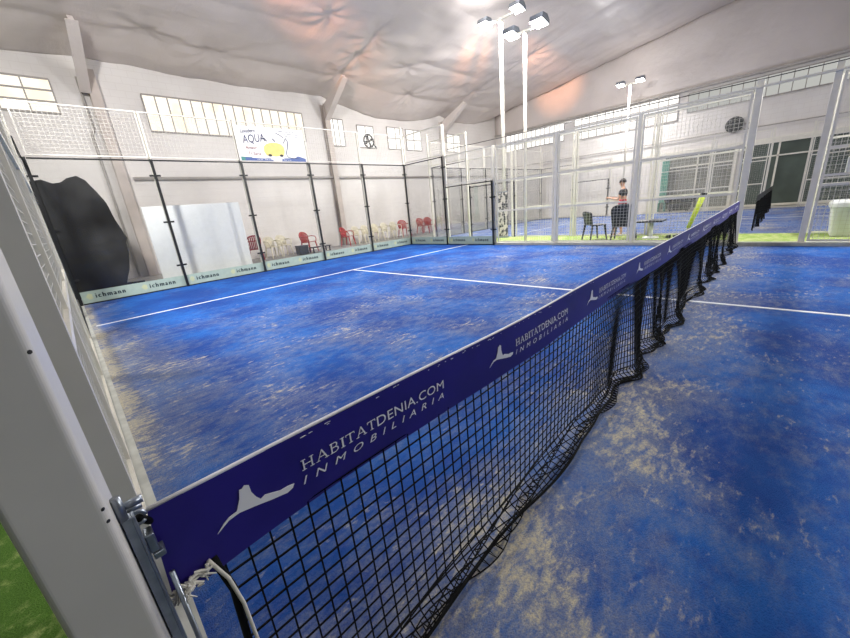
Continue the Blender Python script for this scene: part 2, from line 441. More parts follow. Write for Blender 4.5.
line('service_line_far', (12.1,6.9,0), (22,6.95,0), 'white service line on the second court')
line('centre_line_far', (17.0,-6.9,0), (17.05,6.9,0), 'white centre line on the second court')

# ------------------------------------------------------------------ glass and fence kit
def wiremesh(m, P, u0, u1, z0, z1, step=.05, r=.0013):
    """wires in a vertical plane; P(u, d, z) to 3-D, d along the normal"""
    def bar(u0, u1, z0, z1):
        A = P(u0, -r, z0); B = P(u1, r, z1)
        m.box(tuple(min(p, q) for p, q in zip(A, B)), tuple(max(p, q) for p, q in zip(A, B)))
    n = max(1, round((u1-u0)/step)); k = max(1, round((z1-z0)/step))
    for i in range(1, n):
        u = u0+(u1-u0)*i/n; bar(u-r, u+r, z0, z1)
    for j in range(1, k):
        z = z0+(z1-z0)*j/k; bar(u0, u1, z-r, z+r)

def pbox(m, P, u0, u1, d0, d1, z0, z1):
    A = P(u0, d0, z0); B = P(u1, d1, z1)
    m.box(tuple(min(p, q) for p, q in zip(A, B)), tuple(max(p, q) for p, q in zip(A, B)))

def mesh_panel(base, along, u0, u1, z0, z1, label, rails=(), group='white mesh panels', step=.075, r=.0024, fr=.018):
    """along 'x' or 'y'; base = fixed coordinate"""
    loc = ((u0+u1)/2, base, z0) if along == 'x' else (base, (u0+u1)/2, z0)
    t = thing('mesh_panel', label, 'fence', loc, 0, group)
    h = (u1-u0)/2; H = z1-z0
    P = (lambda u, d, z: (u, d, z)) if along == 'x' else (lambda u, d, z: (d, u, z))
    m = MB(); wiremesh(m, P, -h, h, 0, H, step, r); m.build('wire_mesh', 'wire', t)
    f = MB()
    pbox(f, P, -h, h, -fr, fr, 0, 2*fr); pbox(f, P, -h, h, -fr, fr, H-2*fr, H)
    pbox(f, P, -h, -h+2*fr, -fr, fr, 2*fr, H-2*fr); pbox(f, P, h-2*fr, h, -fr, fr, 2*fr, H-2*fr)
    for z in rails: pbox(f, P, -h+2*fr, h-2*fr, -fr*1.05, fr*1.05, z-z0-.022, z-z0+.022)
    f.build('frame', 'white_paint', t)
    return t

def fence_post(x, y, z, h, label, w=.035, mat='white_paint', group='white fence posts'):
    o = MB().box((-w,-w,0),(w,w,h)).box((-w*1.25,-w*1.25,0),(w*1.25,w*1.25,.012)).build('fence_post', mat)
    o.location = (x, y, z); return tag(o, label, 'post', group)

def glass_panel(base, along, u0, u1, H, label, inner, kick=True, letters=True, group='glass panes of the near court', z0=0.0):
    """inner = +1/-1: which way (along d) the playing side lies"""
    loc = ((u0+u1)/2, base, z0) if along == 'x' else (base, (u0+u1)/2, z0)
    t = thing('glass_screen', label, 'glass panel', loc, 0, group); h = (u1-u0)/2-.006
    P = (lambda u, d, z: (u, d, z)) if along == 'x' else (lambda u, d, z: (d, u, z))
    m = MB(); pbox(m, P, -h, h, -.006, .006, .02, H-.02); m.build('pane', 'glass', t)
    m = MB(); pbox(m, P, -h, h, -.014, .014, H-.03, H); m.build('top_rail', 'black_metal', t); m = MB(); pbox(m, P, -h, h, -.016, .016, 0, .025); m.build('bottom_rail', 'black_metal', t)
    if kick:
        m = MB(); pbox(m, P, -h, h, inner*.0065, inner*.009, .028, .285); k = m.build('kick_band', 'kick', t)
        if letters:
            tv, tf = text2d('ichmann', 0, 1.35)
            for c in (-h*.5, h*.5):
                # reading direction follows the side seen from the court
                sgn = 1 if along == 'x' else -1
                g = lambda a, b: P(c+sgn*(a-.5)*.52, inner*.0105, .12+b*.1)
                m = MB()
                for o_ in (-.012, 0, .012): m.raw([g(a+o_, b) for a, b in tv], tf)
                m.build('lettering', 'print_dark', k)
                m = MB()
                pts = [(c+sgn*(-.36+.055*math.cos(a*math.pi/5)*(1.2 if a % 2 else .8)), .165+.065*math.sin(a*math.pi/5)) for a in range(10)]
                m.prism(pts, lambda u, v: P(u, inner*.0092, v), lambda u, v: P(u, inner*.0104, v)); m.build('emblem', 'kick_olive', k)
    return t

def mullion(x, y, H, label, rz=0, group='black glass mullions', mat='black_metal', off=0):
    t = thing('glass_mullion', label, 'mullion', (x, y, 0), R(rz), group)
    MB().box((-.028+off,-.065,0),(.028+off,-.035,H)).build('bar', mat, t)
    k = 3 if H > 2.5 else 2
    for z in ((.55, 1.6, 2.65) if k == 3 else (.5, 1.5)):
        MB().box((-.11+off,-.035,z-.02),(.11+off,-.018,z+.02)).build('clamp', 'black_metal', t)
    return t

def court(x0, x1, yb, near, cname, kick, letters):
    W = (x1-x0)/5
    G = 'glass panes of the '+cname; K = 'mullions of the '+cname; PN = 'mesh panels of the '+cname; PP = 'white posts of the '+cname
    for i in range(5):
        glass_panel(yb, 'x', x0+i*W, x0+(i+1)*W, 3, '%s tall glass pane from the left, back wall of the %s' % (ORD[i], cname), -1, kick, letters, G)
        mesh_panel(yb, 'x', x0+i*W+.02, x0+(i+1)*W-.02, 3.04, 4.0, '%s white mesh panel from the left above the back glass of the %s' % (ORD[i], cname), (), PN, fr=.011)
    for i in range(1, 5):
        mullion(x0+i*W, yb-.0, 3, '%s black mullion from the left in the back glass of the %s' % (ORD[i-1], cname), 0, K)
        fence_post(x0+i*W, yb+.06, 0, 4.0, '%s white post from the left, behind glass of the %s' % (ORD[i-1], cname), .022, group=PP)
    for x, s, sd in ((x0, 1, 'near'), (x1, -1, 'far')):
        nm = '%s side of the %s' % (sd, cname)
        xx = x - s*.06 if near and sd == 'near' else x
        mullion(xx, yb, 3, 'dark corner mullion where back glass meets the '+nm, 0, K, off=s*.03)
        fence_post(xx-s*.05, yb+.06, 0, 4.3, 'tall white back corner post, '+nm, .03, group=PP)
        if not (near and sd == 'near'):
            glass_panel(xx, 'y', yb-2, yb-.07, 3, 'tall side glass pane by the corner, '+nm, s, kick, letters, G)
            mullion(xx, yb-2, 3, 'black mullion where tall side glass steps down on the '+nm, 90*s, K)
            glass_panel(xx, 'y', yb-4, yb-2.03, 2, 'low stepped side glass pane, '+nm, s, kick, letters, G)
            mullion(xx, yb-4, 2, 'black mullion ending the low side glass on the '+nm, 90*s, K)
        else:
            glass_panel(xx, 'y', yb-2, yb-.07, 3, 'tall side glass pane by the corner, '+nm, s, False, False, G)
            glass_panel(xx, 'y', yb-4, yb-2.03, 2, 'low stepped side glass pane, '+nm, s, False, False, G)
        mesh_panel(xx-s*.03, 'y', yb-2, yb-.06, 3.04, 4.0, 'mesh panel above tall side glass, '+nm, (), PN)
        mesh_panel(xx-s*.03, 'y', yb-4, yb-2.05, 2.04, 3.0, 'mesh panel above low side glass, '+nm, (), PN)
        fence_post(xx-s*.08, yb-2, 0, 4.0, 'white post behind the side glass step, '+nm, .03, group=PP)
        fence_post(xx-s*.08, yb-4, 0, 3.0, 'white post ending the side glass, '+nm, .03, group=PP)

court(0, 10, 10, True, 'near court', True, True)
court(12.05, 22.05, 10.5, False, 'second court', False, False)

FX = 10.13
# far fence of the near court
for i, (a, b) in enumerate(((4.06, 5.94), (2.06, 3.94), (.08, 1.94))):
    mesh_panel(FX, 'y', a, b, .08, 2.94, '%s white mesh panel right of the side glass, fence beyond the net' % ORD[i], (1.06, 1.96), 'mesh panels of the far fence')
for i, y in enumerate((4, 2)):
    fence_post(FX+.02, y, .06, 2.9, '%s white post right of the side glass, fence beyond the net' % ORD[i], .04, group='posts of the far fence')
fence_post(FX+.06, 0.0, .06, 3.045, 'thick white post where the net ends at the fence beyond the near court', .055, group='posts of the far fence')
fence_post(FX+.06, -1.0, .06, 3.05, 'white gate post right of the net end beyond the near court', .045, group='posts of the far fence')
mesh_panel(FX, 'y', -3.0, -1.07, .08, 2.94, 'white mesh panel beside the white bin at the right edge', (1.1, 1.27, 1.74), 'mesh panels of the far fence')
tag(MB().box((FX-.02,-3.2,2.96),(FX+.02,6,3.0)).build('top_rail','white_paint'), 'white top rail over the fence beyond the near court', 'rail')
tag(MB().tube([(FX+.02,-4,3.12),(FX+.02,0,3.11),(FX+.02,7.9,3.2)], .009, 5).build('rail_shade_line','black_metal'), 'thin dark line put in as rail shading above the fence beyond the near court', 'cable')  # rail shading, drawn as a thin dark line
# near and far fences of the second court
for sx, nm in ((12.05, 'near'), (22.05, 'far')):
    for i, (a, b) in enumerate(((4.33, 6.4), (2.13, 4.2), (.17, 2.0))):
        mesh_panel(sx, 'y', a, b, .03, 3.2, '%s white mesh panel from the glass, %s fence of second court' % (ORD[i], nm), (1.06, 2.0), 'mesh panels of the second court', r=.0014)
    for i, y in enumerate((4.27, 2.07, .1, -1.05)):
        fence_post(sx+.03, y, 0, 3.25, '%s white post from the glass, %s fence of second court' % (ORD[i], nm), .035, group='posts of the second court fences')
    mesh_panel(sx, 'y', -3.2, -1.1, .03, 3.2, 'white mesh panel right of the gate in the %s fence of the second court' % nm, (1.06, 2.0), 'mesh panels of the second court', r=.0014)

# near fence of the near court: seen almost edge-on
NX = -.065
fence_post(-.068, .80, 0, 3.0, 'white fence post just behind the grey net post at the left', .033, mat='grey_post', group='posts of the near fence')
for i, (a, b) in enumerate(((.85, 2.0), (2.03, 4.0), (4.03, 5.97))):
    mesh_panel(NX, 'y', a, b, .02, 3.0, '%s white mesh panel behind the grey net post along the left edge' % ORD[i], (1.0, 2.0), 'mesh panels of the near fence', .05, .002, .02)

# ------------------------------------------------------------------ the big net post at the left
t = thing('net_post', 'thick grey white net post filling the lower left corner', 'post', (-.072, -.041, 0))
pts = []
W2, D2, r_ = .041, .063, .009
for cx, cy, a0 in ((W2-r_, -D2+r_, -90), (W2-r_, D2-r_, 0), (-W2+r_, D2-r_, 90), (-W2+r_, -D2+r_, 180)):
    for k in range(7):
        a = R(a0+15*k); pts.append((cx+r_*math.cos(a), cy+r_*math.sin(a)))
MB().prism(pts, lambda u, v: (u, v, 0), lambda u, v: (u, v, 3.0)).build('post_tube', 'grey_post', t)
MB().box((-.1,-.1,0),(.1,.1,.012)).build('base_plate', 'grey_post', t)
for z in (1.335, 1.245, 1.02, 1.0): # paint chips on the rounded edge
    m = MB(); a = R(-52)
    m.lathe([(.0028,0),(.0022,.0006)], n=7).xf(Matrix.Translation((W2-r_+r_*math.cos(a), -D2+r_+r_*math.sin(a), z)) @ Matrix.Rotation(a, 4, 'Z') @ Matrix.Rotation(R(90), 4, 'Y'))
    m.build('paint_chip', 'black_metal', t)
# tensioner rail with hooks
t = thing('net_tensioner', 'galvanised net tensioning rail clamped to the thick grey post', 'tensioner', (-.0195, -.04, 0))
MB().box((-.009,-.012,.02),(.003,.03,.955)).box((.003,-.012,.02),(.006,.012,.955)).build('rail', 'galv', t, bevel=.001)
MB().tube([(.02,.02,.02),(.02,.02,.80)], .0045, 8).build('guide_rod', 'galv', t, smooth=True)
MB().tube([(-.006,-.006,.955),(-.006,-.006,.995)], .007, 8).build('rail_end', 'galv', t, smooth=True)
MB().tube([(-.004,.0,.972),(.022,.0,.972)], .0065, 8).build('bolt', 'galv', t, smooth=True)
MB().tube([(-.004,.012,.955),(.018,.012,.955)], .005, 8).build('bolt', 'galv', t, smooth=True)
MB().tube([(-.002+.010*math.cos(a*.42)+.010,.02,.93+.011*math.sin(a*.42)) for a in range(14)], .0035, 7).build('hook', 'galv', t, smooth=True)
MB().box((.006,.005,.865),(.018,.03,.9)).box((.008,.005,.85),(.024,.03,.862)).build('ratchet', 'galv', t, bevel=.002)

# ------------------------------------------------------------------ the net
net = thing('padel_net', 'black padel net with a navy printed top band across the near court', 'net', (0,0,0))
def ztop(x): return .922 - .022*math.sin(math.pi*min(1, max(0, x)/10)) - .012*math.exp(-((x-1.2)/.5)**2)
def sm(a, b, x):
    t = min(1, max(0, (x-a)/(b-a))); return t*t*(3-2*t)
def tape_y(x, v): return .005*math.sin(x*3.1)*v + .004*noise.noise(Vector((x*4, v*2, 0)))
BH = .182
def tape(sd):
    return lambda a, b: (lambda x: (x - .012*b*math.exp(-x/.1), tape_y(x, b)+sd*.005*(1-.0*b), ztop(x)-b*(BH+.02*math.exp(-x/.12))))(.0+9.98*a)
m = MB().grid(260, 6, tape(-1)).grid(260, 6, tape(1))
for a in range(260):                       # close top, bottom edge of the band
    pass
band = m.build('top_band', 'tape', net, smooth=True)
MB().tube([(x*.1, 0, ztop(x*.1)+.001) for x in range(0, 100)]+[(9.98,0,.92)], .0042, 8).build('top_cord', 'print_white', net, smooth=True)
# printing
LOGO = [(.079,.803),(.093,.817),(.104,.824),(.119,.826),(.129,.849),(.133,.869),(.138,.868),(.143,.873),(.151,.868),(.152,.85),(.158,.833),(.165,.822),(.174,.826),(.188,.821),(.205,.815),(.22,.815),(.235,.812),(.23,.804),(.217,.8),(.184,.806),(.151,.814),(.122,.82),(.102,.817)]
LOGO = [(a-.079, b) for a, b in LOGO]
def onband(x, z, d=.0066):
    dz = ztop(x)-.922; b = (.922-z)/BH
    return (x, tape_y(x, b)-d, z+dz)
# serif capitals for the first word, as strokes in a 1 x 1 cell: (x0,y0,x1,y1,width)
SER = {'H': [(.2,0,.2,1,.17),(.8,0,.8,1,.17),(.2,.5,.8,.5,.08),(.04,.03,.36,.03,.06),(.64,.03,.96,.03,.06),(.04,.97,.36,.97,.06),(.64,.97,.96,.97,.06)],
       'A': [(.12,0,.5,1,.08),(.5,1,.86,0,.18),(.26,.36,.72,.36,.07),(0,.03,.28,.03,.06),(.68,.03,1,.03,.06)],
       'B': [(.22,0,.22,1,.18),(.06,.97,.6,.97,.07),(.06,.03,.62,.03,.07),(.22,.53,.62,.53,.07),(.6,.97,.76,.86,.12),(.76,.86,.76,.66,.15),(.76,.66,.6,.53,.1),(.6,.53,.84,.4,.12),(.84,.4,.84,.17,.16),(.84,.17,.6,.03,.1)],
       'I': [(.5,0,.5,1,.24),(.1,.03,.9,.03,.06),(.1,.97,.9,.97,.06)],
       'T': [(.5,0,.5,1,.17),(.04,.96,.96,.96,.08),(.3,.03,.7,.03,.06),(.06,.98,.06,.78,.07),(.94,.98,.94,.78,.07)]}
def print_band(x0):
    cx = x0
    # logo, subdivided fan so it follows the band
    m = MB()
    top = [(cx+a, b) for a, b in LOGO]
    m.prism(top, lambda u, v: onband(u, v, .0062), lambda u, v: onband(u, v, .0075))
    m.build('printed_logo', 'print_white', band)
    m = MB(); X0, X1 = cx+.178, cx+.655; zt, zb = .856, .829
    words = [('H',1),('A',1),('B',.82),('I',.45),('T',.85),('A',1),('T',.85)]
    wt = sum(w for _, w in words); span = (X1-X0)*.445; x = X0
    for ch, w in words:
        cw = span*w/wt
        for (a, b, c, d, lw) in SER[ch]:
            p = Vector((x+cw*.92*a, zb+(zt-zb)*b)); q = Vector((x+cw*.92*c, zb+(zt-zb)*d)); dr = (q-p)
            nrm = Vector((-dr.y, dr.x)).normalized()*lw*.5*.020
            m.prism([tuple(p-nrm), tuple(q-nrm), tuple(q+nrm), tuple(p+nrm)], lambda u, v: onband(u, v, .0062), lambda u, v: onband(u, v, .0072))
        x += cw
    tv, tf = text2d('DENIA.COM', 0, 1.05)
    m.raw([onband(x+.002+(X1-x-.002)*a, zb-.001+(zt-zb+.002)*b, .0072) for a, b in tv], tf)
    tv, tf = text2d('INMOBILIARIA', .3, 2.0)
    m.raw([onband(X0-.003+(X1-X0)*a, .795+.0195*b, .0072) for a, b in tv], tf)
    m.build('printed_lettering', 'print_white', band)
for k in range(11): print_band(.079+.903*k)
# scuffs along the upper edge of the band
m = MB()
for k in range(46):
    x = .12+abs(random.gauss(0, 1.4)); w = .003+.012*random.random(); z = .909+.006*random.random()
    m.prism([(x,z),(x+w,z+.001),(x+w*.7,z+.0025),(x,z+.002)], lambda u, v: onband(u, v, .0062), lambda u, v: onband(u, v, .0068))
m.build('scuff_marks', 'print_white', band)['kind'] = 'stuff'
# knotted cord mesh
CS = .045
def fold(x, z):
    k = (1-z/.74); e = sm(1.75, 2.5, x)
    ph = 6.283*x/.85 + 1.7*math.sin(x*1.9) + .8*math.sin(x*.7)
    y = -e*k*(.02+.045*math.sin(ph)+.018*math.sin(ph*2.3+1)) - .015*k*math.sin(x*2.2+.6)*(1-e)
    gx = e*k*.035*math.cos(ph)
    z2 = z + .02*e*k*math.sin(ph*.5+2)
    return (x+gx, y, max(.012, z2))
zrows = [.745-CS*j for j in range(0, 15)]+[.125,.1,.078,.058,.04,.024,.014]
xs = [.075]
while xs[-1] < 9.86: xs.append(xs[-1]+CS-.019*sm(1.5, 2.6, xs[-1]))      # the slack net bunches up towards the far post
ncol = len(xs)-1
m = MB()
def node(i, j):
    x = xs[i]
    if j < len(zrows):
        p = fold(x, zrows[j]); q = max(0, j-14)
        return (p[0], p[1]+(.006*q*math.sin(x*9+q*1.3) if q else 0)-.004*q, p[2])
    p = fold(x, 0.014); q = j-len(zrows)+1      # slack lying on the turf
    s = sm(.6, 1.4, x)
    return (p[0]-.01*q, p[1]-.02-(.018*q)*(.4+.6*s)*(1-.6*sm(1.9,2.6,x))*(.7+.5*math.sin(x*5)), .012+.006*(q % 2)+.015*s*max(0, math.sin(x*7+q)))
NR = len(zrows)+3
for i in range(ncol+1): m.tube([node(i, j) for j in range(NR)], .0025+.001*sm(1.2, 3, xs[i]), 4, False)
for j in range(NR): m.tube([node(i, j) for i in range(ncol+1)], .0026, 4, False)
m.build('cord_mesh', 'black_cord', net)
MB().tube([(lambda p: (p[0], p[1], .016))(node(i, NR-1)) for i in range(ncol+1)], .006, 6).build('bottom_rope', 'black_cord', net)
# near end: frayed strings, black selvedge and white tie cord
m = MB()
for k in range(16):
    x = -.012+.062*random.random(); z = .735+.02*random.random()+x*.3
    p = [(x, -.012, z)]
    for q in range(4): p.append((p[-1][0]+random.uniform(-.012, .014), p[-1][1]+random.uniform(-.006, .004), p[-1][2]+random.uniform(-.017, .005)))
    m.tube(p, [.004, .0035, .003, .002, .001], 5)
m.build('frayed_edge', 'white_cord', net)
MB().tube([(.06,.0,.76),(.075,0,.66),(.07,.005,.5),(.085,0,.3),(.075,0,.02)], .008, 8).build('selvedge', 'black_cord', net, smooth=True)
MB().tube([(.052,-.008,.765),(.072,-.01,.70),(.082,-.01,.62),(.084,-.012,.5),(.1,-.01,.3),(.1,-.01,.02)], .0035, 6).build('tie_cord', 'white_cord', net, smooth=True)
MB().tube([(0,0,.9),(-.006,-.01,.915),(-.012,-.02,.93)], .006, 8).build('band_loop', 'black_cord', net, smooth=True)

# net of the second court, seen end-on
n2 = thing('padel_net', 'black sagging net of the second court right of the white post', 'net', (12.05,-.16,0))
m = MB()
def fold2(x, z): return (x, .06*(1-z/.8)*math.sin(x*4.2)-.05*(1-z/.8), z+.05*math.sin(x*2.6)*(1-z/.8)*sm(0,1,x))
rows2 = [.78-.07*j for j in range(11)]
for i in range(0, 140): m.tube([fold2(.1+.07*i, z) for z in rows2], .007, 3, False)
for z in rows2: m.tube([fold2(.1+.07*i, z) for i in range(140)], .004, 3, False)
m.build('cord_mesh', 'black_cord', n2)
MB().grid(60, 3, lambda a, b: (.05+9.9*a, .006*math.sin(a*40), .93-.16*b)).build('top_band', 'black_plastic', n2, solid=.008)

# ------------------------------------------------------------------ light poles
def lightpole(x, y, h, label, dy=.42, r=.045):
    t = thing('light_pole', label, 'light pole', (x, y, 0), 0, 'court light poles')
    MB().tube([(0,0,0),(0,0,h)], r, 14).build('pole', 'white_paint', t, smooth=True)
    MB().box((-.12,-.12,0),(.12,.12,.02)).build('base_plate', 'white_paint', t)
    MB().box((-.03,-dy-.05,h-.04),(.03,dy+.05,h+.02)).build('crossarm', 'white_paint', t)
    for s in (-1, 1):
        hd = MB().prism([(-.2,.0),(.2,-.06),(.23,.02),(.1,.14),(-.16,.13)], lambda u, v: (u, s*dy-.18, h+.06+v), lambda u, v: (u, s*dy+.18, h+.06+v))
        hd = hd.build('lamp_head', 'galv', t)
        MB().prism([(-.19,-.004),(.19,-.062),(.19,-.07),(-.19,-.012)], lambda u, v: (u, s*dy-.16, h+.06+v), lambda u, v: (u, s*dy+.16, h+.06+v)).build('lens', 'lamp', hd)
    return t
lightpole(10.42, 5.1, 5.7, 'slender white light pole with two hooded lamps beside the near court')
lightpole(11.9, 6.78, 6.95, 'taller white light pole with a wide bar, left of the hooded pair', .6, .06)
lightpole(22.5, 5.9, 6.45, 'distant white light pole glowing against the end wall windows', .45)
lightpole(-.85, 5.0, 6.0, 'added white light pole, unseen behind the grey net post')  # this and the poles below are unseen, added to carry extra lamps
lightpole(10.42, -5.0, 5.85, 'added white light pole, unseen to the right beyond the near court')
lightpole(-.85, -5.0, 6.0, 'added white light pole, unseen behind the viewer at the near fence')
lightpole(22.5, -6.2, 6.3, 'added white light pole, unseen at the right of the second court')

# ------------------------------------------------------------------ banner on the back mesh
bt = thing('car_wash_banner', 'white AQUA car wash banner hung on the mesh above the back glass', 'banner', (4.98, 9.96, 3.03), 0)
BW, BHt = .98, .86
MB().grid(12, 6, lambda a, b: (-BW+2*BW*a, .006*math.sin(a*9), BHt*b)).build('sheet', 'banner', bt, solid=.004)
def bp(u, v, d=.012): return (-BW+2*BW*u, .006*math.sin(u*9)-d, BHt*v)
def btext(s, u0, u1, v0, v1, mat, tilt=0, shear=0, sp=1):
    tv, tf = text2d(s, shear, sp)
    MB().raw([bp(u0+(u1-u0)*a, v0+(v1-v0)*b+tilt*a) for a, b in tv], tf).build('lettering', mat, bt)
btext('Lavadero', .08, .28, .79, .9, 'navy', .04, .2)
btext('AQUA', .09, .40, .45, .73, 'navy', .09, 0)
btext('Amaur', .1, .27, .33, .42, 'redbrown', .02, .3)
btext('Ti Sara', .13, .3, .17, .26, 'redbrown', .0, .2)
for v, a, b in ((.9,.62,.88),(.83,.66,.92),(.76,.70,.9)): btext('lllll lllll ll llll', a, b, v, v+.03, 'navy', -.01, .2)
def bpoly(pts, mat, name, d0=.009, d1=.0115):
    MB().prism(pts, lambda u, v: bp(u, v, d0), lambda u, v: bp(u, v, d1)).build(name, mat, bt)
bpoly([(.02,0),(.98,0),(.98,.1),(.86,.17),(.8,.1),(.3,.07),(.02,.1)], 'blue_print', 'base_strip', .0075, .009)
bpoly([(.02,0),(.17,0),(.17,.1),(.02,.11)], 'teal', 'base_strip', .0092, .0105)
btext('lava lava lava lava', .2, .74, .025, .06, 'print_white')
# plain yellow car shape with wheels and a hose
car = [(.38,.17),(.355,.28),(.36,.42),(.4,.5),(.47,.55),(.56,.555),(.62,.52),(.655,.44),(.66,.3),(.64,.18),(.51,.14)]
bpoly(car, 'yellow', 'car_print')
for u in (.43, .6): bpoly([(u+.028*math.cos(a*math.pi/5), .17+.04*math.sin(a*math.pi/5)) for a in range(10)], 'black_plastic', 'wheel_print', .0116, .013)
MB().tube([bp(u, v) for u, v in ((.66,.55),(.71,.72),(.735,.6),(.71,.4),(.68,.24),(.7,.13),(.76,.1),(.86,.1))], .008, 5).build('hose_print', 'navy', bt)
MB().tube([bp(u, v) for u, v in ((.57,.86),(.63,.8),(.68,.72))], .008, 5).build('hose_print', 'navy', bt)
for u, v in ((.4,.63),(.52,.63)): MB().tube([bp(u-.01, v+.05), bp(u+.02, v-.04)], .012, 5).build('brush_print', 'navy', bt)

# ------------------------------------------------------------------ things behind the back glass
def tarp(a, b):
    P = [(-.75,0),(-.75,1.4),(-.7,2.45),(-.3,2.72),(.1,2.8),(.28,2.72),(.42,2.74),(.55,2.83),(.72,2.87),(.86,2.76),(1.0,2.48),(1.12,2.2),(1.2,1.75),(1.27,1.42),(1.31,1.33),(1.25,1.22),(1.22,.9),(1.12,.5),(1.0,.2),(.95,0)]
    s = a*(len(P)-1); i = min(len(P)-2, int(s)); f = s-i
    x = P[i][0]*(1-f)+P[i+1][0]*f; z = P[i][1]*(1-f)+P[i+1][1]*f
    k = math.sin(math.pi*min(1, max(0, b)))**.35 if 0 < b < 1 else 0
    cx, cz = .25, 1.2
    sc = .93+.07*k
    w = .02*noise.noise(Vector((x*3, b*4, z*2)))
    return (cx+(x-cx)*sc+w, 11.35+1.5*b+.05*noise.noise(Vector((x*2, 3, z*2.5))), max(0, (cz+(z-cz)*(sc if z > .05 else 1))+w*(z > .05)))
m = MB().grid(76, 16, tarp)
for b in (0, 16):
    ring_ = [i*17+b for i in range(77)]
    c = len(m.v); m.v.append((.25, 11.35+1.5*b/16+(.0), 1.2))
    for i in range(76): m.f.append((ring_[i], ring_[i+1], c))
    m.f.append((ring_[76], ring_[0], c))
tt = thing('covered_heap', 'tall black tarpaulin covered heap behind the leftmost glass pane', 'tarpaulin', (0,0,0))
m.build('cover', 'tarp', tt, smooth=True)
MB().tube([(.95,11.6,.14),(1.35,11.6,.12)], .05, 8).build('foot_beam', 'tarp', tt)
bd = thing('white_board', 'large plain white board standing behind the first and second glass panes', 'board', (2.8, 10.75, 0))
MB().box((-1.15,-.02,.06),(1.16,.02,2.02)).build('board_sheet', 'sheet_white', bd, bevel=.01)
for x in (-.9, .9): MB().box((x-.03,-.2,0),(x+.03,.2,.06)).build('foot', 'grey_pipe', bd)

def chair_proto(name, label, cat, mat, arms=True, wide=.5, hb=.82, seat=.43, group=None, slats=True, roundtop=True, bw=None):
    t = thing(name, label, cat, (0,0,0), 0, group); w = wide/2
    MB().grid(6, 6, lambda a, b: (-w+.02+(wide-.04)*a, -.22+.44*b, seat+.012*math.cos((a-.5)*3)-.02*math.sin(b*3.1))).build('seat', mat, t, smooth=True, solid=.022)
    B = (bw or wide)/2
    # backrest: arched outline with openings, leaning back (chair faces -y, back at +y)
    def bk(a, z): 
        k = (z-seat)/(hb-seat); return (a, .2+.09*k-.05*(a/B)**2*.8+.0, z)
    m = MB(); out = []
    for k in range(13):
        th = math.pi*k/12
        zz = hb-(.16 if roundtop else .05)+(.16 if roundtop else .05)*math.sin(th)
        out.append(bk(B*.96*math.cos(th), zz))
    rail = [bk(B*.8, seat)]+out+[bk(-B*.8, seat)]
    m.tube(rail, .027, 6)
    if slats:
        for i in range(6):
            a = -B*.68+B*1.36*i/5
            zt_ = hb-.16+.16*math.sqrt(max(0, 1-(a/(B*.96))**2)) if roundtop else hb-.03
            p = [bk(a*.85+ (a*.15)*q/3, seat+(zt_-seat)*q/3) for q in range(4)]
            m.tube(p, .026, 5)
        m.tube([bk(-B*.86, hb-.2), bk(0, hb-.2), bk(B*.86, hb-.2)], .02, 5)
    else:
        def sheet(q, off):
            def g(u, v):
                a = (-1+2*u)*B*.95
                zt_ = hb-.16+.16*math.sqrt(max(0, 1-(a/(B*.96))**2)) if roundtop else hb-.05+.05*math.sqrt(max(0, 1-(a/(B*.96))**2))
                p = bk(a*(.86+.14*v), seat+(zt_-seat)*v); return (p[0], p[1]+off, p[2])
            return g
        m.grid(12, 8, sheet(0, -.008)).grid(12, 8, sheet(0, .008))
    m.build('backrest', mat, t, smooth=True)
    for sx in (-1, 1):
        for fy in (-1, 1):
            MB().tube([(sx*(w-.04), fy*.18, seat-.01), (sx*(w-.0), fy*.24, 0)], [.03, .02], 6).build('leg', mat, t)
        if arms:
            MB().tube([(sx*(w-.01),.2,seat+.22),(sx*(w+.02),.0,seat+.23),(sx*(w+.015),-.17,seat+.2),(sx*(w-.01),-.22,seat+.1),(sx*(w-.02),-.2,seat-.01)], .02, 6).build('armrest', mat, t, smooth=True)
    return t
def place(t, x, y, rz, z=0):
    t.location = (x, y, z); t.rotation_euler = (0,0,rz); return t
def dup(root, x, y, rz, label, group=None):
    r = root.copy(); COL.objects.link(r); r.location = (x, y, 0); r.rotation_euler = (0,0,rz); r['label'] = label
    if group: r['group'] = group
    for ch in list(root.children):
        c = ch.copy(); COL.objects.link(c); c.parent = r
    return r
red = chair_proto('plastic_armchair', 'red plastic armchair behind the third glass pane, beside the dark low table', 'chair', 'red_plastic', wide=.54, hb=.84, group='red plastic armchairs')
place(red, 7.5, 13.8, R(25))
RG = 'red plastic armchairs'
dup(red, 9.5, 13.8, R(30), 'red plastic armchair alone behind the fourth glass pane', RG)
dup(red, 13.15, 13.8, R(-10), 'red plastic armchair beside cream chairs behind the corner mullion', RG)
dup(red, 14.55, 13.8, R(0), 'red plastic armchair seen through the side glass, left one of a close pair', RG)
dup(red, 15.25, 13.9, R(-5), 'red plastic armchair seen through the side glass, right one of a close pair', RG)
dr = chair_proto('plastic_armchair', 'dark red chair partly hidden by the second black mullion', 'chair', 'dark_red_plastic', wide=.5, hb=.95, group=RG)
place(dr, 5.2, 13.8, R(170))
cream = chair_proto('plastic_chair', 'cream plastic chair next to the dark red chair, left of the cream row', 'chair', 'cream_plastic', wide=.44, hb=.82, group='cream plastic chairs')
place(cream, 5.92, 13.8, R(8)); CG = 'cream plastic chairs'
dup(cream, 6.45, 13.9, R(4), 'cream plastic chair between the cream chair by the mullion and the dark box', CG)
dup(cream, 10.2, 13.9, R(8), 'cream plastic chair just right of the lone red armchair', CG)
dup(cream, 10.8, 13.95, R(8), 'cream plastic chair second to the right of the lone red armchair', CG)
dup(cream, 11.4, 13.9, R(5), 'cream plastic chair just right of the fourth black mullion', CG)
dup(cream, 11.97, 13.85, R(4), 'cream plastic chair in the middle of the row right of the fourth mullion', CG)
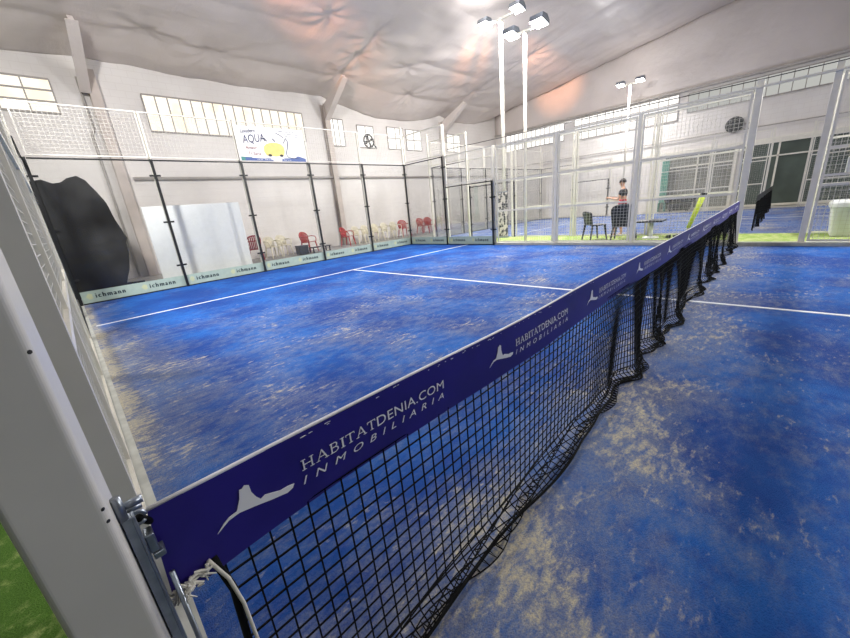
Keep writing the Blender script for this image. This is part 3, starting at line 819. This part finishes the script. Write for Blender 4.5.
dup(cream, 12.54, 13.8, R(2), 'cream plastic chair directly left of a red armchair by the corner', CG)
dup(cream, 16.3, 13.9, R(0), 'cream plastic chair right of the red pair seen through the side glass', CG)
bx = thing('storage_box', 'small black box on the floor behind the third glass pane', 'box', (6.9, 13.3, 0))
MB().box((-.2,-.18,0),(.2,.18,.32)).build('box_body', 'black_plastic', bx, bevel=.015)
MB().box((-.21,-.19,.32),(.21,.19,.36)).build('lid', 'black_plastic', bx, bevel=.01)
tb = thing('low_table', 'low black table in front of the leftmost red armchair', 'table', (7.62, 13.15, 0))
MB().box((-.42,-.2,.2),(.42,.2,.23)).build('tabletop', 'black_plastic', tb)
for x in (-.38, .38):
    for y in (-.16, .16): MB().box((x-.02,y-.02,0),(x+.02,y+.02,.2)).build('leg', 'black_plastic', tb)

# ------------------------------------------------------------------ things in the aisle beyond the near court
c1 = chair_proto('garden_chair', 'black plastic chair with a square back on the green strip, left of the rounded one', 'chair', 'black_plastic', arms=False, wide=.5, hb=.8, slats=False, roundtop=False, bw=.46, group='black chairs in the aisle')
place(c1, 11.0, 3.2, R(48), .03)
c2 = chair_proto('garden_chair', 'black chair with a tall rounded back in front of the standing person', 'chair', 'black_plastic', arms=False, wide=.54, hb=.95, seat=.36, slats=False, roundtop=True, bw=.6, group='black chairs in the aisle')
place(c2, 11.0, 2.42, R(95), .03)
tb = thing('low_table', 'low dark topped table on a white pedestal beside the rounded black chair', 'table', (11.3, 1.88, .03))
MB().box((-.28,-.34,.43),(.28,.3,.47)).build('tabletop', 'black_plastic', tb, bevel=.008)
MB().lathe([(.05,.05),(.05,.43)], (0,-.05,0), 12).build('pedestal', 'white_plastic', tb, smooth=True)
MB().lathe([(.2,0),(.19,.03),(.05,.05)], (0,-.05,0), 16).build('base', 'white_plastic', tb)
for k, (x, y, rz, lb) in enumerate(((11.3,1.42,.4,'black shoe lying on the green strip, left of a pair'), (11.45,1.26,.8,'black shoe lying on the green strip, right of a pair'))):
    s = thing('shoe', lb, 'shoe', (x, y, .03), rz, 'black shoes on the green strip')
    MB().prism([(-.13,-.03),(-.06,-.045),(.08,-.035),(.13,0),(.08,.045),(-.06,.04),(-.13,.03)], lambda u, v: (u, v, 0), lambda u, v: (u, v, .025)).build('sole', 'black_plastic', s)
    MB().prism([(-.125,.025),(-.12,.09),(-.05,.085),(.04,.055),(.12,.035),(.12,.025)], lambda u, v: (u, -.033, v), lambda u, v: (u, .033, v)).build('upper', 'black_metal', s, bevel=.012)
bn = thing('roll_up_banner', 'tall narrow banner with dark blotchy print just right of the low side glass', 'banner', (11.75, 6.78, .03), R(-75))
MB().box((-.2,-.006,.06),(.2,.006,1.62)).build('printed_sheet', 'blotch', bn)
MB().box((-.22,-.06,0),(.22,.06,.06)).build('base', 'galv', bn)
MB().box((-.21,-.012,1.62),(.21,.012,1.65)).build('top_bar', 'galv', bn)
bi = thing('trash_bin', 'white plastic bin with lid at the right edge beyond the fence', 'bin', (11.5, -1.68, .03))
def rr(h, z): return [(sx*h*.98 if abs(sx) else 0, sy*h, z) for sx, sy in ((-1,-1),(1,-1),(1,1),(-1,1))]
m = MB(); m.v = rr(.25, 0)+rr(.31, .6); m.f = [(3,2,1,0),(4,5,6,7)]+[(k,(k+1)%4,4+(k+1)%4,4+k) for k in range(4)]
m.build('bin_body', 'white_plastic', bi, bevel=.03)
m = MB(); m.v = rr(.34, .58)+rr(.335, .66)+rr(.3, .72); m.f = [(3,2,1,0),(8,9,10,11)]+[(k+4*q,(k+1)%4+4*q,4+(k+1)%4+4*q,4+k+4*q) for q in (0,1) for k in range(4)]
m.build('bin_lid', 'white_plastic', bi, bevel=.015)
wb = thing('junction_box', 'white box fixed to the mesh above the white bin', 'box', (10.148, -1.47, 1.28))
MB().box((0,-.09,0),(.1,.12,.28)).build('box_body', 'white_plastic', wb, bevel=.02)
MB().box((.02,-.02,-.3),(.05,.01,0)).build('conduit', 'white_plastic', wb)
ro = thing('foam_roll', 'yellow green foam roll leaning against the fence behind the net end', 'roll', (11.75, 1.02, .03))
MB().tube([(0,.06,.2),(.02,-.06,.62),(.04,-.16,1.0)], [.045,.055,.065], 12).build('sleeve', 'hivis', ro, smooth=True)
MB().tube([(.04,-.16,1.0),(.045,-.175,1.06)], .07, 12).build('end_cap', 'black_plastic', ro)
MB().tube([(-.005,.1,0),(0,.06,.2)], .03, 10).build('stem', 'grey_pipe', ro)
# black tub seat at the far side of the second court
ar = thing('tub_armchair', 'black tub armchair far off in front of the dark grey opening', 'armchair', (23.1, 3.3, -.03), R(-90))
MB().prism([(.55*math.cos(R(a)), .42*math.sin(R(a))) for a in range(0, 360, 20)], lambda u, v: (u*.85, v*.85, .1), lambda u, v: (u, v, .42)).build('seat', 'black_plastic', ar, bevel=.03)
MB().tube([(.56*math.cos(R(a)), .43*math.sin(R(a)), .6) for a in range(-30, 211, 15)], .13, 10).build('backrest', 'black_plastic', ar, smooth=True)
for x in (-.35, .35):
    for y in (-.22, .22): MB().tube([(x,y,0),(x,y,.12)], .03, 8).build('leg', 'black_metal', ar)

# ------------------------------------------------------------------ the person in the aisle
def skin(name, joints, edges, mat, parent, root=0, sub=2):
    me = bpy.data.meshes.new(name); me.from_pydata([j[0] for j in joints], edges, []); me.update()
    o = bpy.data.objects.new(name, me); COL.objects.link(o)
    md = o.modifiers.new('k', 'SKIN'); md.use_smooth_shade = True
    for i, j in enumerate(joints):
        s = me.skin_vertices[0].data[i]; r = j[1]; s.radius = (r, r) if not isinstance(r, tuple) else r
        s.use_root = (i == root)
    u = o.modifiers.new('u', 'SUBSURF'); u.levels = sub; u.render_levels = sub
    bpy.context.view_layer.update()
    m2 = bpy.data.meshes.new_from_object(o.evaluated_get(bpy.context.evaluated_depsgraph_get()))
    bpy.data.objects.remove(o)
    m2.name = name; m2.materials.clear(); m2.materials.append(M[mat])
    for p in m2.polygons: p.use_smooth = True
    r = bpy.data.objects.new(name, m2); COL.objects.link(r); r.parent = parent
    return r
pr_ = thing('person', 'person in dark shirt and red shorts standing behind the rounded black chair', 'person', (11.75, 2.72, .03), 0)
# faces +y, local frame: x right of the body is +x
J = [((0,0,.86),(.12,.09)), ((0,.0,1.0),(.105,.08)), ((0,-.01,1.15),(.125,.09)), ((0,-.01,1.29),(.105,.075)), ((0,.01,1.37),.045), ((0,.035,1.44),.05), ((0,.045,1.52),(.066,.083)), ((0,.035,1.59),.05)]
Ed = [(0,1),(1,2),(2,3),(3,4),(4,5),(5,6),(6,7)]
def add(p, r, par):
    J.append((p, r)); Ed.append((par, len(J)-1)); return len(J)-1
for s in (-1, 1):
    h = add((s*.085,.0,.80), .082, 0)
    k = add((s*.095,.05+.07*(s < 0),.45), .052, h); ca = add((s*.095,.03+.08*(s < 0),.3), .05, k)
    a = add((s*.095,.0+.12*(s < 0),.08), .033, ca); add((s*.1,.1+.12*(s < 0),.035), .033, a)
    sh = add((s*.165,-.01,1.28), .052, 3)
    el = add((s*.2, .07, 1.06), .037, sh); wr = add((s*.15,.3,1.12), .026, el)
    pm = add((s*.14,.36,1.13), .03, wr)
    for f in range(4):
        b = add((s*.14+(f-1.5)*.018,.405,1.135), .009, pm); add((s*.14+(f-1.5)*.018,.44-.004*abs(f-1.3),1.115), .0075, b)
    th = add((s*.11,.37,1.155), .009, pm); add((s*.1,.40,1.16), .008, th)
skin('body', J, Ed, 'skin', pr_)
skin('shirt', [((0,0,1.14),(.13,.104)),((0,0,1.155),(.13,.104)),((0,-.01,1.18),(.14,.106)),((0,-.01,1.28),(.12,.09)),((0,.0,1.345),.06)]+[((s*.165,-.01,1.275),.082) for s in (-1,1)]+[((s*.19,.03,1.15),.066) for s in (-1,1)],
     [(0,1),(1,2),(2,3),(3,4),(3,5),(3,6),(5,7),(6,8)], 'shirt', pr_)
skin('shorts', [((0,0,1.1),(.142,.114)),((0,0,.84),(.135,.105)),((-.088,.02,.76),.098),((.088,.0,.76),.098),((-.095,.06,.56),.085),((.095,.03,.56),.085)],
     [(0,1),(1,2),(1,3),(2,4),(3,5)], 'shorts', pr_)
m = MB().grid(14, 8, lambda a, b: (.074*math.sin(b*1.75)*math.cos(a*6.2832), .03+.09*math.sin(b*1.75)*math.sin(a*6.2832), 1.535+.092*math.cos(b*1.75)))
m.build('hair', 'hair', pr_, smooth=True, solid=.008)
for s in (-1, 1):
    MB().lathe([(.003,-.008),(.009,0),(.003,.008)], (s*.03,.126,1.525), 8).build('eye', 'eye', pr_)
    MB().lathe([(.004,-.03),(.014,0),(.004,.03)], (s*.07,.04,1.52), 8).build('ear', 'skin', pr_)
    MB().prism([(-.045,-.05),(-.045,.08),(-.02,.14),(.02,.14),(.045,.08),(.045,-.05)], lambda u, v: (s*.1+u, v+.03+.12*(s < 0), 0), lambda u, v: (s*.1+u*.9, v*.95+.03+.12*(s < 0), .06)).build('shoe', 'shoe', pr_, bevel=.015)
MB().prism([(-.012,1.495),(.012,1.495),(.005,1.53),(-.005,1.53)], lambda u, v: (u, .11, v), lambda u, v: (u*.6, .142, v-.004)).build('nose', 'skin', pr_)
MB().box((-.022,.118,1.466),(.022,.127,1.474)).build('mouth', 'redbrown', pr_)

# ------------------------------------------------------------------ light
def area(name, loc, rot, size, power, col=(1,1,1), spread=180, sy=None):
    l = bpy.data.lights.new(name, 'AREA'); l.energy = power; l.color = col; l.size = size
    l.spread = R(spread)
    if sy: l.shape = 'RECTANGLE'; l.size_y = sy
    o = bpy.data.objects.new(name, l); COL.objects.link(o); o.location = loc; o.rotation_euler = rot; return o
def aim(o, to):
    o.rotation_euler = (Vector(to)-o.location).to_track_quat('-Z', 'Y').to_euler()
for (x, y, h, to, pw) in ((10.42,5.1,5.7,(5,4,0),500),(11.9,6.78,6.95,(15,10,0),1000),(22.5,5.9,6.45,(19,6,0),600),(-.85,5,6,(5,12,0),900),(10.42,-5,5.85,(5,15,1.2),880),(22.5,-6.2,6.3,(17,-3,0),300),(-.85,-5,6,(9,4,1),30)):  # the later lamps sit on unseen poles, added to brighten the hall
    aim(area('court_and_added_lamp', (x, y, h-.1), (0,0,0), .5, pw, (1,.98,.96)), to)
def point(name, loc, power, col, r=.1):
    l = bpy.data.lights.new(name, 'POINT'); l.energy = power; l.color = col; l.shadow_soft_size = max(r, .35)
    o = bpy.data.objects.new(name, l); COL.objects.link(o); o.location = loc; return o
# points added at lamp heads to brighten lining and walls, strongest on unseen poles
for (x, y, z, pw) in ((11.9,6.15,7.35,60),(11.9,7.4,7.35,60),(10.42,4.65,6.1,45),(10.42,5.5,6.1,45),(22.5,5.45,6.85,18),(22.5,6.35,6.85,18),(-.85,5,6.4,480),(10.42,-5,6.3,260)):
    point('lamp_fill', (x, y, z), pw, (1,.965,.94))

def spot(loc, to, power, col, ang):
    l = bpy.data.lights.new('orange_patch_spot', 'SPOT'); l.energy = power; l.color = col; l.spot_size = R(ang); l.spot_blend = 1; l.shadow_soft_size = .1
    o = bpy.data.objects.new('orange_patch_spot', l); COL.objects.link(o); o.location = loc; aim(o, to); return o
# spots added on the pole tops to make orange patches on the lining
for loc, to, pw in (((-.85,5,6.15),(7.2,10.5,7.4),6500),((10.42,5.2,5.95),(15.3,10.6,7.5),3600),((11.9,6.9,7.0),(21.4,9.6,7.5),7000)): spot(loc, to, pw, (1,.38,.14), 17)

w = bpy.data.worlds.new('world'); scene.world = w; w.use_nodes = True
bg = w.node_tree.nodes['Background']; bg.inputs[0].default_value = (1, .98, .96, 1); bg.inputs[1].default_value = .1

vs = scene.view_settings
vs.view_transform = 'Standard'; vs.look = 'None'; vs.gamma = 1; vs.use_curve_mapping = False; vs.exposure = 0.0
scene.cycles.transparent_max_bounces = 40; scene.cycles.max_bounces = 8; scene.cycles.diffuse_bounces = 5
scene.cycles.sample_clamp_indirect = 4
scene.cycles.caustics_reflective = False; scene.cycles.caustics_refractive = False
try: scene.cycles.use_denoising = True
except Exception: pass
